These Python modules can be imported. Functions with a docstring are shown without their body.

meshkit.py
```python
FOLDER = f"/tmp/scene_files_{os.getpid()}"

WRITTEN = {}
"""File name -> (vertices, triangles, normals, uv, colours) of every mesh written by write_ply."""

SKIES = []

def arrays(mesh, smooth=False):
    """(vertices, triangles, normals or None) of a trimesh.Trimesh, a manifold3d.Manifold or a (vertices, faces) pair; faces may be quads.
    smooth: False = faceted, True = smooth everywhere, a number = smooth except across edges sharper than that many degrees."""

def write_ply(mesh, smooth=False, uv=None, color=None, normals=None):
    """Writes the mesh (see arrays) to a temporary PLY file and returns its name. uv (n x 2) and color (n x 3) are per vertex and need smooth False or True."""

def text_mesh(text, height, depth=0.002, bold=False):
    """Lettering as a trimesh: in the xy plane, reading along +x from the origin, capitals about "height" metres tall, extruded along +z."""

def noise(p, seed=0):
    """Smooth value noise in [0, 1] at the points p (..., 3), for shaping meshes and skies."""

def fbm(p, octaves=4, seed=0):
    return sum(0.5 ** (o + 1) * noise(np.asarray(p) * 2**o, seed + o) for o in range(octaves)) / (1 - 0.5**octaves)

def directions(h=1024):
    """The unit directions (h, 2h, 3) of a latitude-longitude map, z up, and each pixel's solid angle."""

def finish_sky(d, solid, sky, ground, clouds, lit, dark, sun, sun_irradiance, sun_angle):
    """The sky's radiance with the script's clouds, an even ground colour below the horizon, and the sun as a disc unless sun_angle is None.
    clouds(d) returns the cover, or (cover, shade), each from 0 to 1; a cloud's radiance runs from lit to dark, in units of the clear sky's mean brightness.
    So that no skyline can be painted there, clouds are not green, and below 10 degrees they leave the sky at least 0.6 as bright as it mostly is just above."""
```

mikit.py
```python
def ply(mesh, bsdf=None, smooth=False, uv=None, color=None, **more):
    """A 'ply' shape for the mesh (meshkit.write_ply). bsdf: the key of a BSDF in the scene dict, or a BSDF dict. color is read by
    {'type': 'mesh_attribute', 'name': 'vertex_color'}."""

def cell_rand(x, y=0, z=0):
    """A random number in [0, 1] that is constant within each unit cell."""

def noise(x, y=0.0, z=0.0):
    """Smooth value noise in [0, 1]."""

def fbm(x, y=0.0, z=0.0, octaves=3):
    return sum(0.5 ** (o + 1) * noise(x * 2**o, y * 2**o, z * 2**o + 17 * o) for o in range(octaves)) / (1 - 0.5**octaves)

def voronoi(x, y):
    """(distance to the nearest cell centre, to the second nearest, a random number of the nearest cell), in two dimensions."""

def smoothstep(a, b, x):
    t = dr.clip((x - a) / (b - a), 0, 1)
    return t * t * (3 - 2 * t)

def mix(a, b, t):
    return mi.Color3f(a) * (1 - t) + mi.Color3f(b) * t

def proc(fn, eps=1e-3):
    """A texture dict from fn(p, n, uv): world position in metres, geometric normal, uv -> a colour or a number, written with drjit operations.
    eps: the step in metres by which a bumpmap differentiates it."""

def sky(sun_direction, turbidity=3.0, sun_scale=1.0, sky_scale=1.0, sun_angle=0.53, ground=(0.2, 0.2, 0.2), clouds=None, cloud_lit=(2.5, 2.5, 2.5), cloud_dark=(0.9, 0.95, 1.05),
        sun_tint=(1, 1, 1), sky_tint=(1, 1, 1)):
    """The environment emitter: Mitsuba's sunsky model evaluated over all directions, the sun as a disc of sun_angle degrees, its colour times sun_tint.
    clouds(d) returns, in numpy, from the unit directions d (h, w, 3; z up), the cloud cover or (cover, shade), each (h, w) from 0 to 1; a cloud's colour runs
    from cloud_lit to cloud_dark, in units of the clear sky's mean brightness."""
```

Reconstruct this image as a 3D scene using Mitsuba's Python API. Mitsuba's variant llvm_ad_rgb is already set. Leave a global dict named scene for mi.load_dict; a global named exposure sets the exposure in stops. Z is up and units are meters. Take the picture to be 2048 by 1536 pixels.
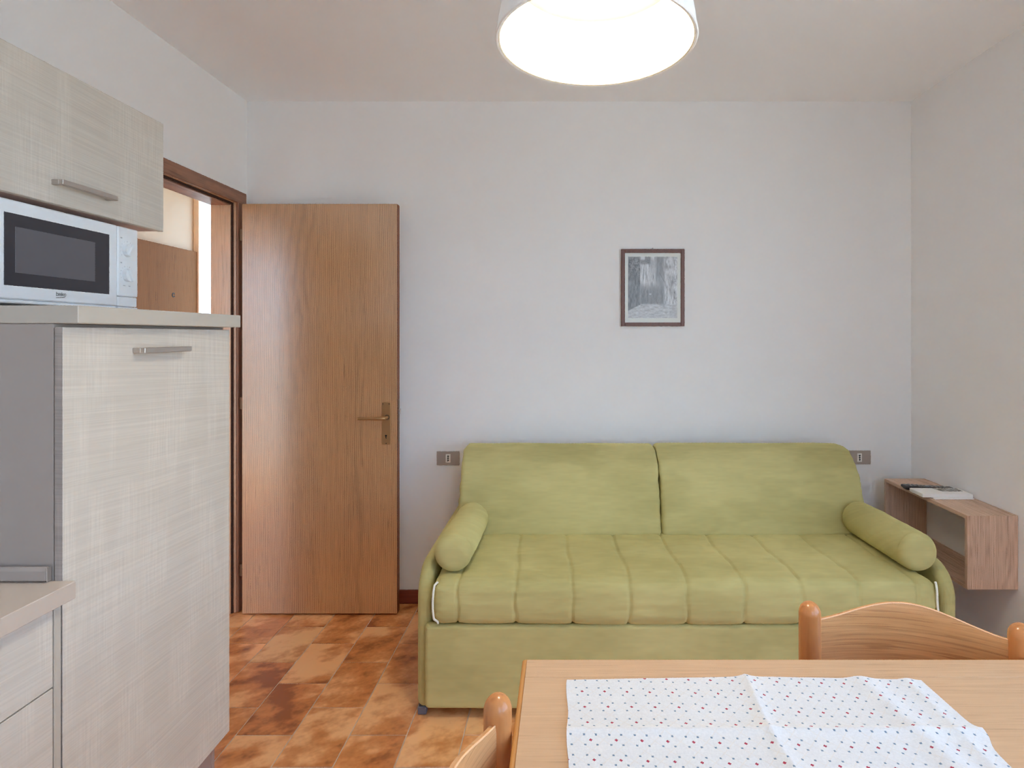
import math
import numpy as np
import trimesh
import manifold3d as m3
import drjit as dr
import mitsuba as mi
import mikit
import meshkit
from mikit import noise, fbm, cell_rand, smoothstep, mix

T = mi.ScalarTransform4f
scene, labels = {}, {}

# ------------------------------------------------------------------ camera, sky, exposure
CX, CY, F, EYE = 1128.0, 671.0, 1160.0, 1.412          # principal point and focal length in pixels of 2048 x 1536
scene['camera'] = {
    'type': 'perspective', 'fov': 2 * math.degrees(math.atan(1024 / F)), 'fov_axis': 'x',
    'principal_point_offset_x': (1024 - CX) / 2048, 'principal_point_offset_y': (768 - CY) / 1536,
    'to_world': T().look_at(origin=[0, 0, EYE], target=[0, 1, EYE], up=[0, 0, 1]), 'near_clip': 0.05, 'far_clip': 100.0}
SKY_TINT = (0.80, 1.03, 1.23)


def overcast(d):
    n = meshkit.fbm(d * [3, 3, 6] + 5, 4, 3)
    return np.clip(0.62 + 0.5 * (n - 0.5), 0, 1), np.clip(n * 0.6, 0, 1)


scene['sky'] = mikit.sky((-0.62, -0.008, 0.78), turbidity=3.5, sun_scale=0.45, sky_scale=1.0, ground=(0.42, 0.40, 0.37), clouds=overcast,
                         cloud_lit=(1.04, 1.28, 1.52), cloud_dark=(0.80, 1.0, 1.21), sky_tint=SKY_TINT, sun_tint=(0.78, 1.03, 1.28))
exposure = 4.8
LAMP = 2.4


# ------------------------------------------------------------------ helpers
def lin(r, g, b):
    c = np.array([r, g, b]) / 255.0
    return np.where(c <= 0.04045, c / 12.92, ((c + 0.055) / 1.055) ** 2.4)


def A(r, g, b, k=1.75):                                   # albedo of a surface seen in this colour next to the white walls
    return [float(min(v * k, 0.92)) for v in lin(r, g, b)]


def rgb(c):
    return {'type': 'rgb', 'value': [float(v) for v in c]}


def mat(name, color, rough=0.5, spec=0.5, metallic=0.0, bump=None, bump_scale=1.0, eps=1e-3, **more):
    tex = mikit.proc(color) if callable(color) else rgb(color)
    b = {'type': 'principled', 'base_color': tex, 'roughness': rough, 'metallic': metallic, **more}
    if 'eta' not in more:
        b['specular'] = spec
    if bump is not None:
        b = {'type': 'bumpmap', 'arbitrary': mikit.proc(bump, eps), 'scale': bump_scale, 'bsdf': b}
    scene[name] = {'type': 'twosided', 'bsdf': b}


def put(key, mesh, bsdf, smooth=False, **more):
    assert key not in scene, key
    scene[key] = mikit.ply(mesh, bsdf, smooth=smooth, **more)
    return key


def numbered(key):
    if key not in scene:
        return key
    i = 1
    while f'{key}_{i:03d}' in scene:
        i += 1
    return f'{key}_{i:03d}'


def tag(key, label, cat=None, group=None, kind=None):
    labels[key] = {'label': label}
    if cat:
        labels[key]['category'] = cat
    if group:
        labels[key]['group'] = group
    if kind:
        labels[key]['kind'] = kind


def struct(key, mesh, bsdf, label, cat, smooth=False):
    put(key, mesh, bsdf, smooth)
    tag(key, label, cat, kind='structure')


def box(x0, x1, y0, y1, z0, z1, c=0.0):
    if c <= 0:
        b = trimesh.creation.box((x1 - x0, y1 - y0, z1 - z0))
        b.apply_translation(((x0 + x1) / 2, (y0 + y1) / 2, (z0 + z1) / 2))
        return b
    c = min(c, 0.49 * (x1 - x0), 0.49 * (y1 - y0), 0.49 * (z1 - z0))
    pts = []
    for x, sx in ((x0, 1), (x1, -1)):
        for y, sy in ((y0, 1), (y1, -1)):
            for z, sz in ((z0, 1), (z1, -1)):
                pts += [(x, y + sy * c, z + sz * c), (x + sx * c, y, z + sz * c), (x + sx * c, y + sy * c, z)]
    return trimesh.convex.convex_hull(np.array(pts))


def cat_(*ms):
    return trimesh.util.concatenate(list(ms))


def orient(m):
    m.merge_vertices()
    trimesh.repair.fix_normals(m)
    return m


def grid_faces(nu, nv, wrap_u=False):
    f = []
    for i in range(nu if wrap_u else nu - 1):
        a = i * nv
        b = ((i + 1) % nu) * nv
        j = np.arange(nv - 1)
        f.append(np.stack([a + j, b + j, b + j + 1], 1))
        f.append(np.stack([a + j, b + j + 1, a + j + 1], 1))
    return np.vstack(f)


def lathe(profile, n=48, center=(0, 0, 0)):
    p = np.asarray(profile, float)
    ang = np.arange(n) * 2 * np.pi / n
    v = np.stack([np.outer(np.cos(ang), p[:, 0]), np.outer(np.sin(ang), p[:, 0]), np.tile(p[:, 1], (n, 1))], -1).reshape(-1, 3) + np.array(center)
    m = trimesh.Trimesh(v, grid_faces(n, len(p), True), process=False)
    m.merge_vertices()
    m.update_faces(m.nondegenerate_faces())
    if m.is_watertight:
        trimesh.repair.fix_normals(m)
    return m


def tube(path, r, n=12, caps=True):
    p = np.asarray(path, float)
    r = np.broadcast_to(r, len(p))
    t = np.gradient(p, axis=0)
    t /= np.linalg.norm(t, axis=1, keepdims=True)
    up = np.array([0, 0, 1.0]) if abs(t[0, 2]) < 0.9 else np.array([1.0, 0, 0])
    rings = []
    for q, d, rr in zip(p, t, r):
        a = np.cross(d, up)
        a /= np.linalg.norm(a)
        b = np.cross(a, d)
        ang = np.arange(n) * 2 * np.pi / n
        rings.append(q + rr * (np.outer(np.cos(ang), a) + np.outer(np.sin(ang), b)))
        up = b
    v = np.vstack(rings)
    f = []
    k = len(p)
    for i in range(k - 1):
        for j in range(n):
            a, b = i * n + j, i * n + (j + 1) % n
            f += [(a, b, b + n), (a, b + n, a + n)]
    if caps:
        v = np.vstack([v, p[:1], p[-1:]])
        for j in range(n):
            f += [(len(v) - 2, (j + 1) % n, j), (len(v) - 1, (k - 1) * n + j, (k - 1) * n + (j + 1) % n)]
    return orient(trimesh.Trimesh(v, np.array(f), process=False))


def axis_pts(a, b, r, h):
    e = np.array([0, .12, .3, .55, .8, 1.0]) * r
    n = max(2, int(round((b - a - 2 * r) / h)))
    return np.concatenate([a + e[:-1], np.linspace(a + r, b - r, n + 1), b - e[::-1][1:]])


def soft_box(x0, x1, y0, y1, z0, z1, r, h=0.02):
    """A rounded box with an even grid of vertices, for upholstery."""
    lo, hi = np.array([x0, y0, z0]), np.array([x1, y1, z1])
    axes = [axis_pts(lo[k], hi[k], r, h) for k in range(3)]
    vs, fs, at = [], [], 0
    for k in range(3):
        u, w = axes[(k + 1) % 3], axes[(k + 2) % 3]
        U, W = np.meshgrid(u, w, indexing='ij')
        for side in (0, 1):
            v = np.zeros(U.shape + (3,))
            v[..., (k + 1) % 3], v[..., (k + 2) % 3], v[..., k] = U, W, (lo, hi)[side][k]
            f = grid_faces(len(u), len(w))
            fs.append((f if side else f[:, ::-1]) + at)
            vs.append(v.reshape(-1, 3))
            at += U.size
    p = np.vstack(vs)
    q = np.clip(p, lo + r, hi - r)
    d = p - q
    L = np.linalg.norm(d, axis=1, keepdims=True)
    m = trimesh.Trimesh(q + d / np.maximum(L, 1e-12) * r, np.vstack(fs), process=False)
    m.merge_vertices(digits_vertex=6)
    m.update_faces(m.nondegenerate_faces())
    m.remove_unreferenced_vertices()
    return m


def push(m, d):
    """Moves the vertices along their normals by d(points, normals)."""
    n = np.array(m.vertex_normals)
    v = np.array(m.vertices)
    m.vertices = v + n * d(v, n)[:, None]
    return m


def hull_spheres(pts, r, n=16):
    s = m3.Manifold.sphere(r, n)
    return m3.Manifold.batch_hull([s.translate(list(map(float, p))) for p in pts])


def man(m):
    k = m.to_mesh()
    return trimesh.Trimesh(np.array(k.vert_properties)[:, :3], np.array(k.tri_verts))


def face_text(text, h, depth, bold, x, y, z):
    """Lettering on a surface that faces +x, read along +y."""
    t = meshkit.text_mesh(text, h, depth, bold)
    v = np.array(t.vertices)
    t.vertices = np.stack([x + v[:, 2], y + v[:, 0], z + v[:, 1]], 1)
    return t


# ------------------------------------------------------------------ materials
def wood(along, across, light, dark, pore=260.0, ring=26.0, contrast=1.0, seed=0.0, rings=0.3, depth=1.0, lines=0.0):
    """Veneer: fine pores along the grain, soft broad bands, and arched growth rings in some zones only."""
    light, dark = [float(v) for v in light], [float(v) for v in dark]

    def fn(p, n, uv):
        c = {'x': p.x, 'y': p.y, 'z': p.z}
        g, u = c[along], c[across]
        w = sum((c[k] for k in 'xyz' if k not in (along, across)), mi.Float(0)) * depth + seed
        warp = noise(g * 1.5 + 7 * seed, u * 2.5, w * 3) + 0.25 * noise(g * 6, u * 12, w * 9) + 0.06 * noise(g * 30, u * 60, w * 9)
        zone = smoothstep(0.45, 0.80, noise(u * ring * 0.33 + 2.3, g * 0.35, w * 3))
        s = dr.sin(u * ring * 2.0 + warp * 17.0)
        line = dr.square(dr.square(s)) * zone
        fine = noise(u * pore, g * 8, w * pore) * 0.55 + noise(u * pore * 2.2, g * 22, w * pore * 2) * 0.45
        broad = noise(u * 6 + 3, g * 0.7, w * 9)
        pores = smoothstep(0.60, 0.80, noise(u * pore * 1.25 + 11, g * 13, w * pore)) * smoothstep(0.30, 0.55, noise(u * 40, g * 3, w * 40))
        t = 0.68 + 0.80 * (fine - 0.5) + 0.45 * (broad - 0.5) - 1.5 * rings * line - 0.42 * pores
        if lines:                                         # close wavy growth lines over the whole sheet
            t -= lines * smoothstep(-0.1, 0.8, dr.sin(u * 640 + 9 * noise(g * 1.7, u * 7, 3.0) + 3.0 * noise(g * 9, u * 34, 5.0))) * (0.35 + 0.65 * noise(g * 5, u * 22, 7.0))
        return mix(dark, light, dr.clip(0.5 + (t - 0.5) * contrast, 0, 1))
    return fn


mat('mat_wall', (0.80, 0.795, 0.785), 0.85, 0.2)
mat('mat_ceiling', (0.80, 0.795, 0.785), 0.9, 0.15)
mat('mat_hall', (.66, .535, .40), 0.85, 0.2)
mat('mat_grout', lambda p, n, uv: mix((.50, .38, .30), (.68, .55, .45), noise(p.x * 60, p.y * 60)), 0.8, 0.3)

TX0, TY0, TPX, TPY = -0.9595, 2.812, 0.2015, 0.3045


def tile_color(p, n, uv):
    col = dr.floor((p.x - TX0) / TPX)
    odd = col - 2 * dr.floor(col / 2)                     # columns alternate by half a tile
    row = dr.floor((p.y - TY0 - (1 - odd) * TPY / 2 * 0 - dr.select(odd > 0.5, -TPY / 2, 0.0)) / TPY)
    a, b = cell_rand(col, row, 3), cell_rand(col, row, 7)
    x, y = p.x + 9 * a, p.y + 7 * b
    q, r = x * 0.86 + y * 0.5, y * 0.86 - x * 0.5         # the glaze is cloudy, with wisps in one direction
    m = fbm(q * 4.5, r * 6.5, 2.0, 3)
    f = fbm(q * 14 + 5, r * 24, 5.0, 4)
    h = fbm(x * 75, y * 75, 8.0, 2)
    t = dr.clip(0.60 + (m - 0.5) * 1.45 + (f - 0.5) * 0.85 + (h - 0.5) * 0.22 + (a - 0.5) * 0.34, 0.10, 1)
    c = mix(mix((.30, .095, .032), (.60, .255, .085), smoothstep(0.0, 0.5, t)), (.88, .53, .26), smoothstep(0.42, 1.0, t))
    return mix(c, mi.Color3f(c.x * 1.04, c.y * 0.92, c.z * 0.88), b)


mat('mat_tile', tile_color, 0.28, 0.6, bump=lambda p, n, uv: fbm(p.x * 25, p.y * 25, 1.0, 2), bump_scale=0.0006)

DOOR_L, DOOR_D = (.55, .300, .130), (.30, .148, .058)
mat('mat_door', wood('z', 'x', DOOR_L, DOOR_D, 420, 30, 1.05, 0.35, 0.16, 1.0, 0.42), 0.27, eta=2.15, clearcoat=1.0, clearcoat_gloss=0.75)
mat('mat_door_side', wood('z', 'y', (.22, .070, .026), (.12, .038, .015), 230, 16), 0.45, 0.4)
mat('mat_frame', wood('z', 'x', (.31, .148, .085), (.18, .082, .047), 230, 20), 0.38, 0.5)
mat('mat_frame_y', wood('y', 'z', (.31, .148, .085), (.18, .082, .047), 230, 20), 0.38, 0.5)
mat('mat_lining', wood('z', 'x', (.62, .40, .24), (.42, .25, .14), 230, 18), 0.27, eta=1.9, clearcoat=0.6, clearcoat_gloss=0.75)
mat('mat_hall_door', wood('z', 'y', (.29, .135, .052), (.17, .072, .028), 230, 14), 0.7, 0.15)
mat('mat_skirting', wood('x', 'z', (.24, .050, .026), (.13, .026, .014), 160, 20), 0.35, 0.5)
mat('mat_gasket', (.045, .02, .014), 0.7, 0.3)


def laminate(light, dark):
    def fn(p, n, uv):
        a, z = p.y + p.x, p.z
        zz = z + 0.006 * noise(a * 5, z * 3) + 0.05 * a
        h = noise(zz * 420, a * 7, 1.0) * 0.55 + noise(zz * 210, a * 3.6, 4.0) * 0.3 + noise(zz * 50, a * 1.6, 8.0) * 0.15
        v = noise(a * 430, z * 16, 9.0)
        v = v * smoothstep(0.35, 0.75, noise(a * 24, z * 6, 3.0))
        return mix(dark, light, dr.clip(0.10 + 0.72 * h + 0.45 * (v - 0.12), 0, 1))
    return fn


mat('mat_laminate', laminate((.64, .59, .52), (.50, .455, .395)), 0.5, 0.35)
mat('mat_laminate_edge', laminate((.40, .35, .32), (.25, .22, .20)), 0.5, 0.35)
mat('mat_greige', (.36, .315, .285), 0.45, 0.35)
mat('mat_board', (.47, .43, .37), 0.42, 0.35)
mat('mat_worktop', (.51, .43, .365), 0.35, 0.4)
mat('mat_carcass', (.50, .36, .31), 0.5, 0.3)
mat('mat_steel', (.52, .47, .43), 0.36, 0.5, metallic=0.85)
mat('mat_plinth', (.33, .25, .23), 0.3, 0.5)
mat('mat_shadow_gap', (.06, .05, .04), 0.8, 0.2)
mat('mat_mw_white', (.74, .77, .80), 0.28, 0.5)
mat('mat_mw_black', (.030, .028, .036), 0.16, 0.5)
mat('mat_mw_window', (.105, .10, .112), 0.30, 0.5)
mat('mat_print_dark', (.05, .055, .065), 0.6, 0.2)
mat('mat_print_grey', (.36, .38, .41), 0.6, 0.2)
mat('mat_rubber', (.05, .055, .06), 0.6, 0.3)


def suede(p, n, uv):
    h = p.z + 0.7 * p.y                                   # brushed nap: broad soft patches, some with hard edges
    b = fbm(p.x * 3.2, h * 5.0, 3.0, 4)
    e = smoothstep(0.44, 0.58, fbm(p.x * 4.0 + 7, h * 9.0, 1.0, 3))
    f = fbm(p.x * 22, h * 90, 5.0, 2)
    return mix((.375, .341, .138), (.555, .507, .232), dr.clip(0.5 + (b - 0.5) * 0.85 + (e - 0.5) * 0.20 + (f - 0.5) * 0.25, 0, 1))


mat('mat_sofa', suede, 0.9, 0.1, sheen=0.4, sheen_tint=0.5)
mat('mat_piping', (.78, .80, .72), 0.7, 0.2)
mat('mat_sofa_foot', (.12, .13, .18), 0.4, 0.5)
mat('mat_table', wood('x', 'y', (.57, .372, .225), (.42, .255, .145), 420, 14, 0.9, 0.0, 0.1), 0.33, 0.45)
mat('mat_table_edge', wood('y', 'z', (.55, .255, .07), (.38, .155, .035), 120, 20), 0.35, 0.5)
mat('mat_table_leg', wood('z', 'x', (.56, .30, .15), (.42, .20, .09), 150, 14), 0.35, 0.5)
mat('mat_chair_post', wood('z', 'x', (.56, .240, .085), (.42, .155, .050), 110, 20, 0.8), 0.22, 0.5)
mat('mat_chair_slat', wood('x', 'z', (.66, .345, .145), (.42, .190, .070), 330, 22, 0.95, 0.2, 0.15, 0.0), 0.30, 0.5)
mat('mat_chair_slat_y', wood('y', 'z', (.66, .36, .165), (.46, .22, .090), 330, 22, 0.90, 0.2, 0.15, 0.0), 0.30, 0.5)
mat('mat_chair_edge', (.78, .47, .26), 0.35, 0.5)
mat('mat_shelf', wood('z', 'x', (.68, .48, .36), (.32, .19, .125), 330, 40, 1.1, 0.0, 0.15), 0.5, 0.3)
mat('mat_shelf_y', wood('y', 'x', (.64, .45, .335), (.33, .20, .135), 330, 40, 1.0, 0.0, 0.15), 0.5, 0.3)
mat('mat_brass', (.50, .30, .14), 0.38, 0.5, metallic=0.75)
mat('mat_brass_dark', (.16, .10, .06), 0.4, 0.5, metallic=0.6)
mat('mat_chrome', (.75, .77, .82), 0.2, 0.5, metallic=0.9)
mat('mat_plate', (.36, .30, .26), 0.35, 0.5)
mat('mat_socket', (.72, .69, .64), 0.4, 0.4)
mat('mat_black', (.012, .012, .013), 0.5, 0.3)
mat('mat_pic_frame', wood('z', 'x', (.17, .075, .055), (.10, .045, .035), 150, 30), 0.4, 0.5)
mat('mat_paper', (.66, .68, .64), 0.25, 0.4)
mat('mat_remote', (.018, .017, .02), 0.25, 0.5)
mat('mat_button', (.22, .21, .215), 0.4, 0.4)
mat('mat_booklet', (.80, .785, .77), 0.45, 0.4)
mat('mat_cover', lambda p, n, uv: mix((.16, .15, .135), (.42, .41, .39), smoothstep(0.35, 0.65, noise(p.x * 75, p.y * 120))), 0.3, 0.5)
mat('mat_shade_out', (.82, .82, .80), 0.35, 0.4)
mat('mat_shade_in', (.50, .455, .36), 0.6, 0.2)
mat('mat_window_frame', (.75, .75, .74), 0.4, 0.4)
mat('mat_oak_frame', (.90, .66, .46), 0.4, 0.4)
scene['mat_pane'] = {'type': 'thindielectric'}


def cloth_color(p, n, uv):
    x = p.x + 0.077 * (1.07 - p.y) * -1.0 - 0.010
    y = p.y + 0.012 * dr.sin((p.x - 0.335) * 4.0)
    px, py = 0.0402, 0.0420
    u = x / px
    v = y / py
    fu, fv = (u - dr.floor(u) - 0.5) * px, (v - dr.floor(v) - 0.5) * py
    au, av = dr.abs(fu), dr.abs(fv)
    cross = ((au < 0.0011) & (av < 0.0026)) | ((av < 0.0011) & (au < 0.0026))
    dot = (dr.abs(au - 0.0094) < 0.0017) & (dr.abs(av - 0.0100) < 0.0017)
    d1 = dr.abs((u + v) - dr.floor(u + v) - 0.5) * px * 0.7
    d2 = dr.abs((u - v) - dr.floor(u - v) - 0.5) * px * 0.7
    lat = dr.select(dr.minimum(d1, d2) < 0.0008, 0.20, 0.0)
    weave = noise(p.x * 900, p.y * 300) * 0.5 + noise(p.x * 300, p.y * 900) * 0.5
    c = mix((.57, .58, .605), (.65, .66, .68), weave)
    c = mix(c, (.62, .52, .41), lat)
    c = dr.select(dot, mi.Color3f(.16, .22, .30), c)
    return dr.select(cross, mi.Color3f(.33, .04, .075), c)


mat('mat_cloth', cloth_color, 0.8, 0.15)


def alley(p, n, uv):
    """A faded black and white view down a narrow street between tall old houses."""
    u, v = uv.x, uv.y                                     # u to the right, v up
    grain = fbm(u * 40, v * 14, 1.0, 3)
    spots = fbm(u * 46, v * 52, 6.0, 3)
    g = mi.Float(0.38) + 0.20 * (grain - 0.5)
    left = smoothstep(0.255, 0.235, u)                    # shaded house on the left
    g = dr.lerp(g, 0.21 + 0.22 * (grain - 0.5) + 0.35 * smoothstep(0.62, 0.9, v) * (spots - 0.45), left)
    mid = smoothstep(0.235, 0.26, u) * smoothstep(0.57, 0.54, u) * smoothstep(0.42, 0.62, v)
    g = dr.lerp(g, 0.52 + 0.75 * (fbm(u * 70, v * 9, 2.0, 3) - 0.5), mid)
    dark = smoothstep(0.23, 0.27, u) * smoothstep(0.74, 0.70, u) * smoothstep(0.21, 0.25, v) * smoothstep(0.60, 0.42, v)
    g = dr.lerp(g, 0.255 + 0.20 * (grain - 0.5), dark)
    mid2 = smoothstep(0.56, 0.585, u) * smoothstep(0.73, 0.70, u) * smoothstep(0.4, 0.8, v)
    g = dr.lerp(g, 0.30 + 0.18 * (grain - 0.5), mid2)
    slope = smoothstep(0.015, 0.0, dr.abs((v - 0.75) + (u - 0.63) * 1.5)) * smoothstep(0.62, 0.65, u) * smoothstep(0.76, 0.73, u)
    g = dr.lerp(g, 0.16, slope)
    right = smoothstep(0.73, 0.76, u)
    g = dr.lerp(g, 0.50 + 0.75 * (fbm(u * 34, v * 12, 8.0, 4) - 0.5) + 0.55 * smoothstep(0.9, 0.98, u) * (spots - 0.55), right)
    sky_ = smoothstep(0.93, 0.97, v) * smoothstep(0.24, 0.27, u) * smoothstep(0.36, 0.33, u)
    g = dr.lerp(g, 0.62, sky_)
    eave = smoothstep(0.86, 0.9, v) * smoothstep(0.24, 0.26, u) * smoothstep(0.50, 0.42, u) * (1 - sky_)
    g = dr.lerp(g, 0.25 + 0.2 * (spots - 0.5), eave)
    edge = 0.06 + 0.55 * dr.abs(u - 0.42) ** 1.3
    ground = smoothstep(0.015, -0.015, v - (0.225 - 0.42 * dr.maximum(0.26 - u, 0.0) - 0.5 * dr.maximum(u - 0.60, 0.0) * smoothstep(0.80, 0.6, u)))
    g = dr.lerp(g, 0.50 + 0.35 * (fbm(u * 22, v * 60, 3.0, 3) - 0.5), ground)
    lamp = smoothstep(0.035, 0.01, dr.sqrt(dr.square(u - 0.45) + dr.square((v - 0.39) * 2.2)))
    g = dr.lerp(g, 0.62, lamp * 0.8)
    g = dr.clip(g, 0.08, 0.70)
    return mi.Color3f(g * 0.97, g * 1.0, g * 1.03)


mat('mat_alley', alley, 0.25, 0.4)

# ------------------------------------------------------------------ room shell
XL, XR, YB, YR, H = -1.672, 1.832, 3.06, -1.35, 2.647
WT = 0.118                                                # thickness of the left wall
DY0, DY1, DH = 2.150, 2.955, 2.088                        # doorway in the left wall
HX0, HY0, HY1 = -2.94, -1.35, 4.60                        # hall beyond it

struct('floor_hall', box(HX0 - 0.1, XL - 0.0005, HY0 - 0.1, HY1 + 0.1, -0.12, 0.0), 'mat_tile', 'brown mottled tiled floor of the hall', 'floor')
struct('floor', box(XL, XR + 0.1, YR - 0.1, YB + 0.1, -0.12, -0.0025),
       'mat_grout', 'floor of brown mottled terracotta tiles in running bond', 'floor')
col0, col1 = int(math.floor((XL - TX0) / TPX)), int(math.floor((XR - TX0) / TPX))
for c in range(col0, col1 + 1):
    off = 0.0 if c % 2 == 0 else -TPY / 2
    for r in range(-12, 3):
        x0, x1 = TX0 + c * TPX + 0.0022, TX0 + (c + 1) * TPX - 0.0022
        y0, y1 = TY0 + off + r * TPY + 0.0022, TY0 + off + (r + 1) * TPY - 0.0022
        x0, x1, y0, y1 = max(x0, XL), min(x1, XR), max(y0, -0.95), min(y1, YB)
        if x1 - x0 > 0.01 and y1 - y0 > 0.01:
            put(numbered('floor__tile'), box(x0, x1, y0, y1, -0.008, 0.0, 0.0012), 'mat_tile')

struct('ceiling', cat_(box(XL, XR + 0.1, YR - 0.1, YB + 0.1, H, H + 0.1), box(HX0 - 0.1, XL, HY0 - 0.1, HY1 + 0.1, H, H + 0.1)), 'mat_ceiling', 'plain off-white ceiling', 'ceiling')
struct('wall_back', box(XL, XR + 0.1, YB, YB + 0.1, 0, H), 'mat_wall', 'plain white wall behind the sofa', 'wall')
struct('wall_left', cat_(box(XL - WT, XL, YR - 0.1, DY0 - 0.035, 0, H), box(XL - WT, XL, DY1 + 0.03, YB + 0.1, 0, H), box(XL - WT, XL, DY0 - 0.035, DY1 + 0.03, DH + 0.03, H)),
       'mat_wall', 'white wall on the left with the doorway and the kitchen units', 'wall')
# the balcony window lies in the right wall, nearer than the picture shows
WY0, WY1, WZ0, WZ1 = -1.15, 1.25, 0.05, 2.40
struct('wall_right', cat_(box(XR, XR + 0.1, WY1, YB, 0, H), box(XR, XR + 0.1, YR - 0.1, WY0, 0, H), box(XR, XR + 0.1, WY0, WY1, WZ1, H), box(XR, XR + 0.1, WY0, WY1, 0, WZ0)),
       'mat_wall', 'plain white wall on the right, holding the box shelf', 'wall')
VX0, VX1, VZ0, VZ1 = 0.45, 1.50, 0.85, 2.50
struct('wall_rear', cat_(box(XL - WT, VX0, YR - 0.1, YR, 0, H), box(VX1, XR, YR - 0.1, YR, 0, H), box(VX0, VX1, YR - 0.1, YR, VZ1, H), box(VX0, VX1, YR - 0.1, YR, 0, VZ0)),
       'mat_wall', 'wall with a window opposite the sofa', 'wall')


def window(key, axis, at, a0, a1, z0, z1, leaves, bsdf, label, fw=0.045):
    def bx(p0, p1, q0, q1, d=0.02):
        return box(p0, p1, at - d, at + d, q0, q1, 0.003) if axis == 'x' else box(at - d, at + d, p0, p1, q0, q1, 0.003)
    tag(key, label, 'window', kind='structure')
    put(key + '__frame', cat_(bx(a0, a0 + fw, z0, z1), bx(a1 - fw, a1, z0, z1), bx(a0 + fw, a1 - fw, z0, z0 + fw), bx(a0 + fw, a1 - fw, z1 - fw, z1)), bsdf)
    w = (a1 - a0 - 2 * fw) / leaves
    for i in range(leaves):
        s, e = a0 + fw + i * w, a0 + fw + (i + 1) * w
        if i:
            put(numbered(key + '__mullion'), bx(s - fw / 2, s + fw / 2, z0 + fw, z1 - fw), bsdf)
        v = [(s, at, z0 + fw), (e, at, z0 + fw), (e, at, z1 - fw), (s, at, z1 - fw)]
        if axis == 'y':
            v = [(y, x, z) for x, y, z in v]
        put(numbered(key + '__pane'), (np.array(v), np.array([[0, 1, 2, 3]])), 'mat_pane')


window('window_1', 'y', XR + 0.05, WY0, WY1, WZ0, WZ1, 3, 'mat_window_frame', 'white framed balcony window in the right wall')

window('window_4', 'x', YR - 0.05, VX0, VX1, VZ0, VZ1, 2, 'mat_window_frame', 'white framed window in the wall opposite the sofa')

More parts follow.
